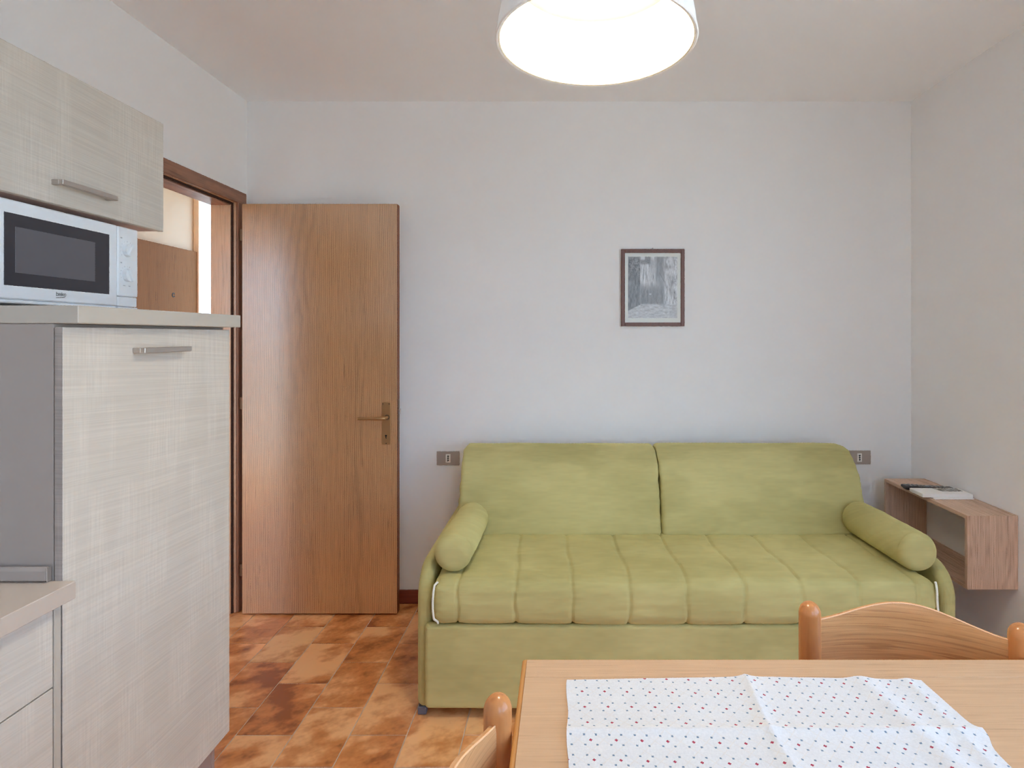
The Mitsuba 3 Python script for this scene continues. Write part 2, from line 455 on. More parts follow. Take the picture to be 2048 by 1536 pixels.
# hall beyond the doorway
H3 = (-0.60, 0.75, 0.05, 2.30)                            # side window: y0 y1 z0 z1
H2 = (HX0, -1.95, 0.05, 2.55)                             # end window: x0 x1 z0 z1
struct('wall_hall', cat_(box(HX0 - 0.1, HX0, HY0 - 0.1, H3[0], 0, H), box(HX0 - 0.1, HX0, H3[1], HY1 + 0.1, 0, H), box(HX0 - 0.1, HX0, H3[0], H3[1], H3[3], H), box(HX0 - 0.1, HX0, H3[0], H3[1], 0, H3[2])),
       'mat_hall', 'cream hall wall seen through the doorway', 'wall')
struct('wall_hall_end', cat_(box(H2[1], XL, HY1, HY1 + 0.1, 0, H), box(HX0 - 0.1, H2[1], HY1, HY1 + 0.1, H2[3], H), box(HX0 - 0.1, H2[1], HY1, HY1 + 0.1, 0, H2[2])), 'mat_hall', 'end wall of the hall around its tall bright window', 'wall')
struct('wall_hall_side', box(XL - WT, XL, YB + 0.1, HY1, 0, H), 'mat_hall', 'hall wall that continues the left wall past the sofa wall', 'wall')
struct('wall_hall_near', box(HX0 - 0.1, XL - WT, HY0 - 0.1, HY0, 0, H), 'mat_hall', 'near end wall of the hall', 'wall')
window('window_2', 'x', HY1 + 0.019, H2[0], H2[1], H2[2], H2[3], 1, 'mat_oak_frame', 'tall bright window with a pale wooden frame at the end of the hall', 0.042)
window('window_3', 'y', HX0 - 0.05, H3[0], H3[1], H3[2], H3[3], 1, 'mat_oak_frame', 'window in the side wall of the hall')

# hall door with its letter
tag('door_2', 'brown wooden hall door with a small letter C, seen through the doorway', 'door', kind='structure')
put('door_2__leaf', box(HX0 + 0.001, HX0 + 0.03, 3.72, 4.60, 0.008, 2.074, 0.002), 'mat_hall_door')
put('door_2__letter', face_text('C', 0.031, 0.002, True, HX0 + 0.0305, 4.303, 1.698), 'mat_black')
labels['door_2__letter'] = {'label': 'small black letter C'}

# door frame
tag('trim_1', 'brown wooden door frame on the left wall beside the open door', 'door frame', kind='structure')
put('trim_1__casing', cat_(box(XL, XL + 0.014, DY1, 3.03, 0.001, 2.15, 0.003), box(XL, XL + 0.014, DY0 - 0.075, DY0, 0.001, 2.15, 0.003)), 'mat_frame')
put('trim_1__head_casing', box(XL, XL + 0.0145, DY0 - 0.075, 3.03, DH, 2.1505, 0.003), 'mat_frame_y')
put('trim_1__rebate', cat_(box(-1.690, XL, DY1, DY1 + 0.03, 0.001, DH, 0), box(-1.690, XL, DY0 - 0.03, DY0, 0.001, DH, 0), box(-1.690, XL, DY0 - 0.03, DY1 + 0.03, DH, DH + 0.03)), 'mat_lining')
put('trim_1__lining', cat_(box(XL - WT, -1.6905, DY1 - 0.015, DY1 + 0.03, 0.001, DH), box(XL - WT, -1.6905, DY0 - 0.03, DY0 + 0.015, 0.001, DH)), 'mat_lining')
put('trim_1__head_lining', box(XL - WT, -1.6905, DY0 + 0.015, DY1 - 0.015, DH - 0.015, DH + 0.03), 'mat_frame_y')
put('trim_1__gasket', cat_(box(-1.6905, -1.684, DY1 - 0.010, DY1, 0.001, DH - 0.01), box(-1.6905, -1.684, DY0, DY0 + 0.01, 0.001, DH - 0.01), box(-1.6905, -1.684, DY0, DY1, DH - 0.010, DH)), 'mat_gasket')

# the open door leaf
tag('door_1', 'brown oak veneer door standing open against the back wall', 'door', kind='structure')
LX0, LX1, LY0, LY1, LZ1 = -1.624, -0.842, 2.925, 2.966, 2.076
put('door_1__leaf', box(LX0, LX1, LY0, LY1, 0.009, LZ1, 0.0015), 'mat_door')
put('door_1__edge_band', box(LX1, LX1 + 0.0012, LY0 + 0.001, LY1 - 0.001, 0.010, LZ1 - 0.001), 'mat_door_side')
labels['door_1__edge_band'] = {'label': 'darker red brown edge of the door'}
for z in (1.92, 1.07, 0.227):
    put(numbered('door_1__hinge'), cat_(tube([(-1.632, 2.932, z - 0.03), (-1.632, 2.932, z), (-1.632, 2.932, z + 0.03)], 0.0065), box(-1.630, -1.6245, 2.926, 2.960, z - 0.028, z + 0.028)), 'mat_brass_dark', 40)
hp = 'door_1__handle_plate'
put(hp, box(-0.918, -0.874, LY0 - 0.004, LY0, 0.862, 1.075, 0.0015), 'mat_brass')
labels[hp] = {'label': 'dull brass handle plate'}
put('door_1__handle_plate__keyhole', cat_(tube([(-0.8965, LY0 - 0.0046, 0.907), (-0.8965, LY0 - 0.003, 0.907)], 0.0048, 16), box(-0.8985, -0.8945, LY0 - 0.0046, LY0 - 0.003, 0.893, 0.907)), 'mat_black')
for x, z in ((-0.912, 1.067), (-0.880, 1.067), (-0.896, 0.868)):
    put(numbered('door_1__handle_plate__screw'), tube([(x, LY0 - 0.0052, z), (x, LY0 - 0.003, z)], 0.003, 12), 'mat_brass_dark')
pth = [(-0.890, LY0 - 0.004, 1.000), (-0.890, LY0 - 0.026, 1.000), (-0.892, LY0 - 0.040, 1.000), (-0.900, LY0 - 0.046, 0.9995), (-0.93, LY0 - 0.047, 0.9985), (-0.98, LY0 - 0.046, 0.998), (-1.024, LY0 - 0.045, 0.998)]
put('door_1__lever_handle', tube(pth, [.0085, .008, .009, .0092, .0078, .0066, .0058], 14), 'mat_brass', 50)
put('door_1__handle_rosette', tube([(-0.890, LY0 - 0.009, 1.0), (-0.890, LY0 - 0.004, 1.0)], 0.013, 20), 'mat_brass_dark', 40)
put('door_1__lock_strip', box(LX1 + 0.0012, LX1 + 0.003, LY0 + 0.012, LY0 + 0.030, 0.865, 1.09), 'mat_brass_dark')
put('door_1__latch_bolt', box(LX1 + 0.0015, LX1 + 0.014, LY0 + 0.014, LY0 + 0.027, 1.015, 1.042, 0.003), 'mat_chrome')
labels['door_1__latch_bolt'] = {'label': 'shiny metal latch bolt'}

put('baseboard_back', box(LX1 - 0.75, XR, YB - 0.012, YB, 0.0005, 0.073, 0.003), 'mat_skirting')
tag('baseboard_back', 'dark red brown skirting board along the back wall', 'skirting board', kind='structure')
put('baseboard_right', box(XR - 0.012, XR, YR, YB - 0.012, 0.0005, 0.073, 0.003), 'mat_skirting')
tag('baseboard_right', 'dark red brown skirting board along the right wall', 'skirting board', kind='structure')

# ------------------------------------------------------------------ kitchen units
KX = -1.034                                               # plane of the fronts
YN, YF = 1.196, 1.793                                     # tall unit
ZB, ZT = 0.190, 1.4295
g = XL + 0.002
tag('tall_cabinet', 'tall pale wood-look kitchen cabinet with one long door, under the microwave', 'cabinet')
put('tall_cabinet__carcass', box(g, KX - 0.020, YN + 0.001, YF, ZB, 1.4365, 0.001), 'mat_greige')
labels['tall_cabinet__carcass'] = {'label': 'plain grey carcass side'}
put('tall_cabinet__door', box(KX - 0.0165, KX, YN + 0.001, YF, ZB, ZT, 0.0012), 'mat_laminate')
put('tall_cabinet__door__edge_band', box(KX - 0.0163, KX - 0.0008, YN, YN + 0.001, ZB + 0.001, ZT - 0.001), 'mat_laminate_edge')


def bar_handle(key, x, y0, y1, z0, z1):
    put(key, cat_(box(x + 0.018, x + 0.030, y0, y1, z0, z1, 0.001), box(x, x + 0.019, y0, y0 + 0.010, z0, z1, 0.001), box(x, x + 0.019, y1 - 0.010, y1, z0, z1, 0.001)), 'mat_steel')
    labels[key] = {'label': 'brushed metal bar handle'}


bar_handle('tall_cabinet__door__handle', KX, 1.390, 1.566, 1.3695, 1.3825)
put('tall_cabinet__plinth', cat_(box(g, KX - 0.0465, YN + 0.002, YF - 0.0165, 0.001, ZB - 0.002, 0.001), box(g, KX - 0.046, YF - 0.016, YF, 0.001, ZB - 0.002, 0.001)), 'mat_plinth')

put('cabinet_top_board', box(g, -1.000, YN - 0.002, YF + 0.001, 1.437, 1.474, 0.0015), 'mat_board')
tag('cabinet_top_board', 'thick greige board on top of the tall cabinet, carrying the microwave', 'board')

put('worktop', box(g, -1.005, -0.30, YN - 0.0005, 0.871, 0.907, 0.0018), 'mat_worktop')
tag('worktop', 'beige kitchen worktop at the lower left beside the tall cabinet', 'worktop')
up = hull_spheres([(x, y, z) for x in (g + 0.006, -1.059) for y, z in ((YN - 0.008, 0.934), (YN - 0.010, 0.930), (YN - 0.010, 0.914), (YN - 0.0065, 0.913))], 0.0045, 12)
put('worktop__upstand', man(up), 'mat_greige', 40)
labels['worktop__upstand'] = {'label': 'grey upstand strip where the worktop meets the tall cabinet'}
put('worktop__upstand__end_cap', box(-1.0550, -1.0535, YN - 0.0145, YN - 0.003, 0.909, 0.938, 0.0007), 'mat_steel')

tag('base_cabinet', 'low pale wood-look drawer cabinet under the worktop', 'cabinet')
put('base_cabinet__carcass', box(g, KX - 0.019, -0.30, YN - 0.001, ZB, 0.8705), 'mat_greige')
put('base_cabinet__filler_strip', box(KX - 0.018, KX, 1.1765, YN - 0.003, ZB, 0.868, 0.001), 'mat_board')
zz = [ZB, 0.446, 0.700, 0.866]
for a, b in ((0.450, 1.174), (-0.30, 0.446)):
    for i in range(3):
        put(numbered('base_cabinet__drawer'), box(KX - 0.018, KX, a, b, zz[i] + 0.001, zz[i + 1] - 0.002, 0.0012), 'mat_laminate')
put('base_cabinet__plinth', box(g, KX - 0.046, -0.30, YN, 0.001, ZB - 0.002), 'mat_plinth')

UX, UY1, UZ0, UZ1 = -1.298, 1.880, 1.749, 2.0975
tag('wall_cabinet', 'pale wood-look wall cabinet with a metal handle above the microwave', 'cabinet')
put('wall_cabinet__carcass', box(g, UX - 0.020, 1.000, UY1 - 0.002, UZ0, UZ1, 0.001), 'mat_carcass')
put('wall_cabinet__door', box(UX - 0.018, UX, 1.000, UY1, UZ0 - 0.001, UZ1, 0.0012), 'mat_laminate')
bar_handle('wall_cabinet__door__handle', UX, 1.468, 1.650, 1.7945, 1.808)

# ------------------------------------------------------------------ microwave
MX, MY0, MY1, MZ0, MZ1 = -1.3095, 1.333, 1.783, 1.4895, 1.7345
tag('microwave', 'white microwave oven with a dark window, on the tall cabinet', 'microwave')
put('microwave__body', box(g + 0.004, MX - 0.024, MY0 + 0.003, MY1 - 0.003, MZ0, MZ1 - 0.003, 0.003), 'mat_mw_white')
put('microwave__door', cat_(box(MX - 0.023, MX, MY0, 1.7005, MZ0 + 0.009, MZ1, 0.003), box(MX - 0.023, MX - 0.004, MY0, 1.7005, MZ0, MZ0 + 0.0085, 0.002)), 'mat_mw_white')
fr = box(MX - 0.002, MX + 0.0008, 1.3556, 1.670, 1.5305, 1.7025, 0.0006)
put('microwave__door__window_surround', fr, 'mat_mw_black')
put('microwave__door__window_pane', box(MX, MX + 0.0014, 1.383, 1.6186, 1.562, 1.672, 0.0004), 'mat_mw_window')
put('microwave__door__logo', cat_(face_text('beko', 0.0098, 0.0006, False, MX + 0.0001, 1.4945, 1.5145),
                                  trimesh.Trimesh(*[np.array(q) for q in ([(MX + 0.0006, 1.494, 1.5085), (MX + 0.0006, 1.521, 1.5108), (MX + 0.0006, 1.522, 1.5128), (MX + 0.0006, 1.494, 1.5098)], [[0, 1, 2], [0, 2, 3]])])), 'mat_print_dark')
labels['microwave__door__logo'] = {'label': 'dark brand lettering with an underline'}
put('microwave__control_panel', box(MX - 0.023, MX, 1.7030, MY1, 1.5285, MZ1, 0.003), 'mat_mw_white')
put('microwave__door_button', box(MX - 0.023, MX - 0.0005, 1.7035, MY1 - 0.0035, 1.4985, 1.5272, 0.002), 'mat_mw_white')
put('microwave__front_sill', box(MX - 0.023, MX - 0.001, 1.7030, MY1, MZ0, 1.4970, 0.0015), 'mat_mw_white')


def knob(zc, k):
    yc, r = 1.7390, 0.0205
    base = m3.Manifold.cylinder(0.011, r, r * 0.94, 40).rotate([0, 90, 0]).translate([MX, yc, zc])
    grip = hull_spheres([(MX + 0.013, yc + s * r * 0.15, zc + t * r * 0.86) for s in (-1, 1) for t in (-1, 1)] + [(MX + 0.004, yc + s * r * 0.18, zc + t * r * 0.86) for s in (-1, 1) for t in (-1, 1)], 0.003, 12)
    a = math.radians(-30 if k else 25)
    grip = grip.translate([0, -yc, -zc]).rotate([math.degrees(a), 0, 0]).translate([0, yc, zc])
    n = put(numbered('microwave__control_panel__knob'), man(base + grip), 'mat_mw_white', 35)
    marks = []
    for i in range(11):
        an = math.radians(215 - i * 25 if k else 200 - i * 22)
        c = np.array([MX + 0.0001, yc + 0.0262 * math.cos(an), zc + 0.0262 * math.sin(an)])
        m = box(-0.0002, 0.0003, -0.0014, 0.0014, -0.0006, 0.0006)
        m.apply_transform(trimesh.transformations.rotation_matrix(an, [1, 0, 0]))
        m.apply_translation(c)
        marks.append(m)
    marks.append(box(MX, MX + 0.0004, 1.7125, 1.7185, zc + 0.033, zc + 0.0365))
    if not k:
        marks += [box(MX, MX + 0.0004, 1.7225, 1.7305, zc - 0.0335, zc - 0.0315), box(MX, MX + 0.0004, 1.744, 1.752, zc - 0.0335, zc - 0.0315)]
    labels[put(numbered('microwave__control_panel__dial_marks'), cat_(*marks), 'mat_print_grey')] = {'label': 'small grey dial markings', 'kind': 'stuff'}


knob(1.6665, 1)
knob(1.5930, 0)
for x in (-1.60, MX - 0.05):
    for y in (MY0 + 0.04, MY1 - 0.04):
        put(numbered('microwave__foot'), tube([(x, y, 1.4742), (x, y, 1.4900)], 0.014, 16), 'mat_rubber')

# ------------------------------------------------------------------ sofa
tag('sofa', 'green suede sofa bed with two back cushions against the back wall', 'sofa')


def wrinkle(amp, sx, sy, sz, seed):
    return lambda v: amp * (meshkit.fbm(v * [sx, sy, sz], 3, seed) - 0.5) * 2


# mattress with quilted seams
SEAM0, SEAMP = -0.3865, 0.2095
mt = soft_box(-0.483, 1.368, 2.118, 2.90, 0.348, 0.516, 0.042, 0.0062)


def quilt(v, n):
    x = v[:, 0] + 0.05 * (v[:, 1] - 2.12) + 0.004 * np.sin(v[:, 1] * 16) + 0.003 * np.sin(v[:, 2] * 50 + v[:, 0] * 9)
    d = np.abs((x - SEAM0 + SEAMP / 2) % SEAMP - SEAMP / 2)
    seam = -0.0070 * np.exp(-(d / 0.0042) ** 2) - 0.0022 * np.exp(-(d / 0.025) ** 2)
    top = n[:, 2] > 0.5
    w = 0.0032 * (meshkit.fbm(v * [5, 26, 46], 3, 4) - 0.5) * 2
    w += np.where(top, 0.0050 * (meshkit.fbm(v * [3.2, 9.0, 3], 3, 9) - 0.5) * 2, 0)
    w += np.where(top, 0.0042 * (meshkit.fbm((v @ np.array([[.8, .6, 0], [-.6, .8, 0], [0, 0, 1.0]])) * [6, 22, 3], 2, 15) - 0.5) * 2, 0)
    ruche = np.exp(-np.maximum(v[:, 0] + 0.47, 0) / 0.05) + np.exp(-np.maximum(1.355 - v[:, 0], 0) / 0.05)
    front = np.clip(-n[:, 1], 0, 1)
    w += front * ruche * 0.0075 * (meshkit.noise(v * [6, 1, 75], 6) - 0.5)
    bulge = front * 0.012 * np.cos((v[:, 2] - 0.43) / 0.085 * 1.4)
    return seam + w + bulge


push(mt, quilt)
v = np.array(mt.vertices)
v[:, 2] -= np.where(v[:, 2] < 0.40, 0.005 * np.sin(np.clip((v[:, 0] + 0.48) / 1.85, 0, 1) * np.pi) * (0.40 - v[:, 2]) / 0.05, 0)
mt.vertices = v
put('sofa__mattress', mt, 'mat_sofa', True)
labels['sofa__mattress'] = {'label': 'quilted green seat mattress'}
for s, x in ((-1, -0.472), (1, 1.360)):
    zs = np.linspace(0, 1, 16)
    path = [(x + (s * 0.006 * math.sin(t * math.pi) - (0.010 * s if t < 0.08 or t > 0.94 else 0) if s < 0 else 0.002 * math.sin(t * 7)), 2.111 + 0.016 * abs(2 * t - 1) ** 4, 0.357 + 0.152 * t) for t in zs]
    put(numbered('sofa__mattress__piping'), tube(path, 0.0042, 8), 'mat_piping', 50)
    labels[[k for k in scene if k.startswith('sofa__mattress__piping')][-1]] = {'label': 'white piping on the end of the mattress'}


def back_cushion(x0, x1, seed):
    m = soft_box(x0, x1, 2.612, 2.835, 0.505, 0.871, 0.020, 0.013)
    push(m, lambda v, n: (0.0030 + 0.0045 * np.exp(-np.minimum(v[:, 0] - x0, x1 - v[:, 0]) / 0.06)) * (meshkit.fbm(v * [4, 4, 34], 3, seed) - 0.5) * 2 + 0.006 * (meshkit.fbm(v * [2.5, 2, 4], 2, seed + 5) - 0.5) * 2
         + np.clip(-n[:, 1], 0, 1) * 0.010 * np.sin(np.clip((v[:, 0] - x0) / (x1 - x0), 0, 1) * np.pi) ** 0.5)
    v = np.array(m.vertices)
    z = v[:, 2]
    t = np.clip((v[:, 1] - 2.612) / 0.223, 0, 1)          # 0 on the front face, 1 on the back
    front = np.interp(z, [0.50, 0.655, 0.72, 0.765, 0.80, 0.83, 0.852, 0.866, 0.876], [0, 0.047, 0.070, 0.092, 0.118, 0.152, 0.190, 0.228, 0.268])
    v[:, 1] += (1 - t) * front + t * 0.26 * (z - 0.515)
    m.vertices = v
    put(numbered('sofa__back_cushion'), m, 'mat_sofa', True)


back_cushion(-0.484, 0.4435, 21)
back_cushion(0.4465, 1.378, 44)
prof = [(2.155 + 0.026, 0.05), (2.155 + 0.026, 0.43)] + [(2.155 + 0.026 + 0.10 * (1 - math.cos(t)), 0.43 + 0.094 * math.sin(t)) for t in np.linspace(0.2, math.pi / 2, 9)] + [(2.975, 0.524), (2.975, 0.05)]
for x0, x1 in ((-0.548, -0.4945), (1.4085, 1.466)):
    r = 0.0255
    a = man(hull_spheres([(x, y, z) for x in (x0 + r, x1 - r) for y, z in prof], r, 20).refine_to_length(0.03))
    n = np.array(a.vertex_normals)
    a.vertices = np.array(a.vertices) + n * (0.0016 * (meshkit.fbm(np.array(a.vertices) * 14, 3, 3) - 0.5) * 2)[:, None]
    put(numbered('sofa__arm'), a, 'mat_sofa', 50)
base = soft_box(-0.512, 1.432, 2.126, 2.165, 0.041, 0.349, 0.015, 0.02)
push(base, lambda v, n: 0.0035 * (meshkit.fbm(v * [5, 3, 5], 3, 31) - 0.5) * 2)
put('sofa__front_panel', base, 'mat_sofa', True)
put('sofa__base_frame', box(-0.488, 1.404, 2.168, 2.97, 0.055, 0.343, 0.004), 'mat_sofa')
put('sofa__back_panel', box(-0.488, 1.404, 2.972, 3.02, 0.055, 0.66, 0.006), 'mat_sofa')
for x in (-0.545, 1.434):
    for y in (2.157, 2.93):
        put(numbered('sofa__foot'), box(x, x + 0.032, y, y + 0.035, 0.0005, 0.030, 0.003), 'mat_sofa_foot')


def bolster(x, z, y0, y1, r, yaw, label):
    L = y1 - y0
    prof = [(0.0, 0.0)] + [(r * math.sin(t) ** 0.55, 0.038 * (1 - math.cos(t))) for t in np.linspace(0.12, math.pi / 2, 14)]
    prof += [(r * (1 + 0.018 * math.sin(s * math.pi)), 0.038 + (L - 0.076) * s) for s in np.linspace(0, 1, 40)[1:-1]]
    prof += [(r * math.sin(t) ** 0.55, L - 0.038 * (1 - math.cos(t))) for t in np.linspace(math.pi / 2, 0.12, 14)] + [(0.0, L)]
    m = lathe(prof, 64)
    v = np.array(m.vertices)
    ax = v[:, 2]
    rad = np.linalg.norm(v[:, :2], axis=1)
    seam = sum(np.exp(-((ax - a) / 0.004) ** 2) for a in (0.048, L - 0.048))
    wr = 0.0022 * (meshkit.fbm(v * [30, 30, 16], 3, int(100 * abs(x))) - 0.5) * 2
    k = np.where(rad > 1e-6, 1 + (wr - 0.0032 * seam) / np.maximum(rad, 0.02), 1)
    v[:, 0] *= k
    v[:, 1] *= k
    v = np.stack([v[:, 0], v[:, 2], -v[:, 1]], 1)
    v[:, 2] = np.where(v[:, 2] < -r * 0.93, -r * 0.93 + (v[:, 2] + r * 0.93) * 0.15, v[:, 2])
    c, s = math.cos(yaw), math.sin(yaw)
    v = np.stack([v[:, 0] * c - v[:, 1] * s + x, v[:, 0] * s + v[:, 1] * c + y0, v[:, 2] + z], 1)
    m.vertices = v
    if m.volume < 0:
        m.invert()
    key = put(numbered('bolster_cushion'), m, 'mat_sofa', True)
    tag(key, label, 'cushion', 'bolster cushions on the sofa')


bolster(-0.420, 0.5905, 2.165, 2.635, 0.0715, -0.02, 'round green bolster cushion on the left end of the sofa, beside the door')
bolster(1.343, 0.5905, 2.172, 2.645, 0.0735, 0.035, 'round green bolster cushion on the right end of the sofa, beside the wall shelf')

# ------------------------------------------------------------------ sockets
def socket(xc, zc, label):
    k = numbered('wall_socket')
    scene[k] = mikit.ply(box(xc - 0.0602, xc + 0.0602, YB - 0.008, YB, zc - 0.0365, zc + 0.0365, 0.002), 'mat_plate')
    tag(k, label, 'socket', 'socket plates on the back wall')
    put(k + '__module', box(xc - 0.0125, xc + 0.0125, YB - 0.0095, YB - 0.006, zc - 0.0225, zc + 0.0225, 0.001), 'mat_socket')
    labels[k + '__module'] = {'label': 'small pale socket insert'}
    for dz in (-0.011, 0.0, 0.011):
        put(numbered(k + '__hole'), tube([(xc, YB - 0.0100, zc + dz), (xc, YB - 0.0090, zc + dz)], 0.0046, 14), 'mat_black')


socket((896.8 - CX) * YB / F, EYE - (916.0 - CY) * YB / F, 'brown rectangular socket plate between the door and the sofa')
socket((1717.5 - CX) * YB / F, EYE - (914.5 - CY) * YB / F, 'brown socket plate half hidden by the right back cushion of the sofa')

# ------------------------------------------------------------------ picture
PX0, PX1, PZ0, PZ1, PYF = 0.3005, 0.6335, 1.4605, 1.866, YB - 0.016
tag('picture', 'small framed black and white picture of an alley above the sofa', 'picture')
w = 0.0195
put('picture__frame', cat_(box(PX0, PX0 + w, PYF, YB - 0.001, PZ0, PZ1, 0.002), box(PX1 - w, PX1, PYF, YB - 0.001, PZ0, PZ1, 0.002),
                           box(PX0 + w, PX1 - w, PYF, YB - 0.001, PZ0, PZ0 + w, 0.002), box(PX0 + w, PX1 - w, PYF, YB - 0.001, PZ1 - w, PZ1, 0.002)), 'mat_pic_frame')
labels['picture__frame'] = {'label': 'thin dark brown wooden frame'}
put('picture__mount', box(PX0 + w, PX1 - w, PYF + 0.008, YB - 0.002, PZ0 + w, PZ1 - w), 'mat_paper')
ax0, ax1, az0, az1 = 0.3370, 0.5960, 1.5035, 1.8265
put('picture__print', trimesh.Trimesh([(ax0, PYF + 0.0075, az0), (ax1, PYF + 0.0075, az0), (ax1, PYF + 0.0075, az1), (ax0, PYF + 0.0075, az1)], [[0, 1, 2], [0, 2, 3]], process=False),
    'mat_alley', uv=np.array([[0, 0], [1, 0], [1, 1], [0, 1.0]]))
labels['picture__print'] = {'label': 'faded black and white photograph of a narrow street'}
put('picture__hook', tube([(0.467, YB - 0.012, PZ1 + 0.004), (0.467, YB, PZ1 + 0.006)], 0.0022, 8), 'mat_brass_dark')

# ------------------------------------------------------------------ wall shelf and what lies on it
SX0, SX1, SY0, SY1, SZ0, SZ1, ST = 1.626, XR - 0.001, 2.338, 2.945, 0.387, 0.686, 0.016
tag('wall_shelf', 'open wood-look box shelf hung on the right wall beside the sofa', 'shelf')
put('wall_shelf__top_panel', box(SX0, SX1, SY0 + 0.0002, SY1, SZ1 - ST, SZ1, 0.001), 'mat_shelf_y')
put('wall_shelf__bottom_panel', box(SX0, SX1, SY0 + 0.0002, SY1, SZ0, SZ0 + ST, 0.001), 'mat_shelf_y')
put('wall_shelf__end_panel', box(SX0, SX1, SY0, SY0 + ST, SZ0 + 0.0005, SZ1 - 0.0005, 0.001), 'mat_shelf')
put('wall_shelf__end_panel_001', box(SX0, SX1, SY1 - ST, SY1, SZ0 + ST, SZ1 - ST, 0.001), 'mat_shelf')

bk = box(-0.110, 0.110, -0.052, 0.052, 0, 0.0155, 0.001)
R = trimesh.transformations.rotation_matrix(math.radians(2), [0, 0, 1])


def onshelf(m, x, y, z, a):
    m.apply_transform(trimesh.transformations.rotation_matrix(math.radians(a), [0, 0, 1]))
    m.apply_translation((x, y, z))
    return m


put('leaflet', onshelf(box(-0.075, 0.098, -0.055, 0.045, 0, 0.004, 0.0006), 1.716, 2.620, SZ1 + 0.0003, 0.5), 'mat_booklet')
tag('leaflet', 'flat white leaflet lying under the booklet on the wall shelf', 'leaflet')
tag('booklet', 'white booklet with a dark cover picture lying on the wall shelf', 'booklet')
put('booklet__pages', onshelf(bk, 1.709, 2.632, SZ1 + 0.0046, -1.5), 'mat_booklet')
put('booklet__cover_picture', onshelf(trimesh.Trimesh(*[np.array(q) for q in ([(0.005, -0.010, 0), (0.098, -0.004, 0), (0.100, 0.046, 0), (-0.015, 0.046, 0)], [[0, 1, 2], [0, 2, 3]])]), 1.709, 2.632, SZ1 + 0.0205, -1.5), 'mat_cover')

tag('remote_control', 'black remote control lying behind the booklet on the wall shelf', 'remote control')
rp = []
for s in np.linspace(0, 1, 12):
    x = -0.105 + 0.21 * s
    hw = 0.020 - 0.005 * s
    rp += [(x, -hw, 0.0075 + 0.0075 * (1 - s)), (x, hw, 0.0075 + 0.0075 * (1 - s))]
body = hull_spheres(rp, 0.0075, 16) + hull_spheres([(-0.098, -0.012, 0.012), (-0.098, 0.012, 0.012), (-0.06, 0.012, 0.0125), (-0.06, -0.012, 0.0125)], 0.0105, 16)
put('remote_control__body', onshelf(man(body), 1.708, 2.722, SZ1 + 0.0006, -4), 'mat_remote', 40)
for i in range(9):
    for j in range(3):
        s = (i + 1.2) / 11
        x, y = -0.105 + 0.21 * s, (j - 1) * (0.0125 - 0.003 * s)
        if i == 4 and j != 1:
            continue
        bsd = 'mat_print_grey' if i == 4 else 'mat_button'
        z0 = 0.0150 + 0.0075 * (1 - s) + (0.0012 if s < 0.30 else 0)
        put(numbered('remote_control__button'), onshelf(box(x - (0.009 if i == 4 else 0.005), x + (0.009 if i == 4 else 0.005), y - 0.0035, y + 0.0035, z0 - 0.002, z0 + 0.0022, 0.001), 1.708, 2.722, SZ1 + 0.0006, -4), bsd)

# ------------------------------------------------------------------ table and cloth
TXA, TXB, TYA, TYB, TZ = -0.0824, 1.16, 0.36, 1.1525, 0.770
tag('dining_table', 'wooden dining table with an orange edge band, in the foreground', 'table')
put('dining_table__table_top', box(TXA + 0.009, TXB - 0.009, TYA + 0.009, 1.0900, TZ - 0.024, TZ, 0.0006), 'mat_table')
put('dining_table__leaf_strip', box(TXA + 0.009, TXB - 0.009, 1.0906, TYB - 0.004, TZ - 0.024, TZ, 0.0006), 'mat_table')


def edge(p0, p1):
    return hull_spheres([np.add(p, (0, 0, dz)) for p in (p0, p1) for dz in (-0.019, -0.0050)], 0.0048, 16)


e = 0.0048
ed = edge((TXA + e, TYA + e, TZ), (TXA + e, TYB - e, TZ)) + edge((TXB - e, TYA + e, TZ), (TXB - e, TYB - e, TZ)) + edge((TXA + e, TYA + e, TZ), (TXB - e, TYA + e, TZ)) + edge((TXA + e, TYB - e, TZ), (TXB - e, TYB - e, TZ))
put('dining_table__edge_band', man(ed), 'mat_table_edge', 40)
labels['dining_table__edge_band'] = {'label': 'darker orange solid wood edge band'}
put('dining_table__apron', cat_(box(0.05, 1.03, 0.45, 0.472, 0.655, 0.745), box(0.05, 1.03, 1.043, 1.065, 0.655, 0.745), box(0.032, 0.054, 0.47, 1.045, 0.655, 0.745), box(1.025, 1.047, 0.47, 1.045, 0.655, 0.745)), 'mat_table_leg')
for x in (0.055, 1.025):
    for y in (0.475, 1.04):
        put(numbered('dining_table__leg'), trimesh.convex.convex_hull(np.array([(x + sx * a, y + sy * a, z) for a, z in ((0.030, 0.744), (0.030, 0.60), (0.021, 0.001)) for sx in (-1, 1) for sy in (-1, 1)])), 'mat_table_leg')

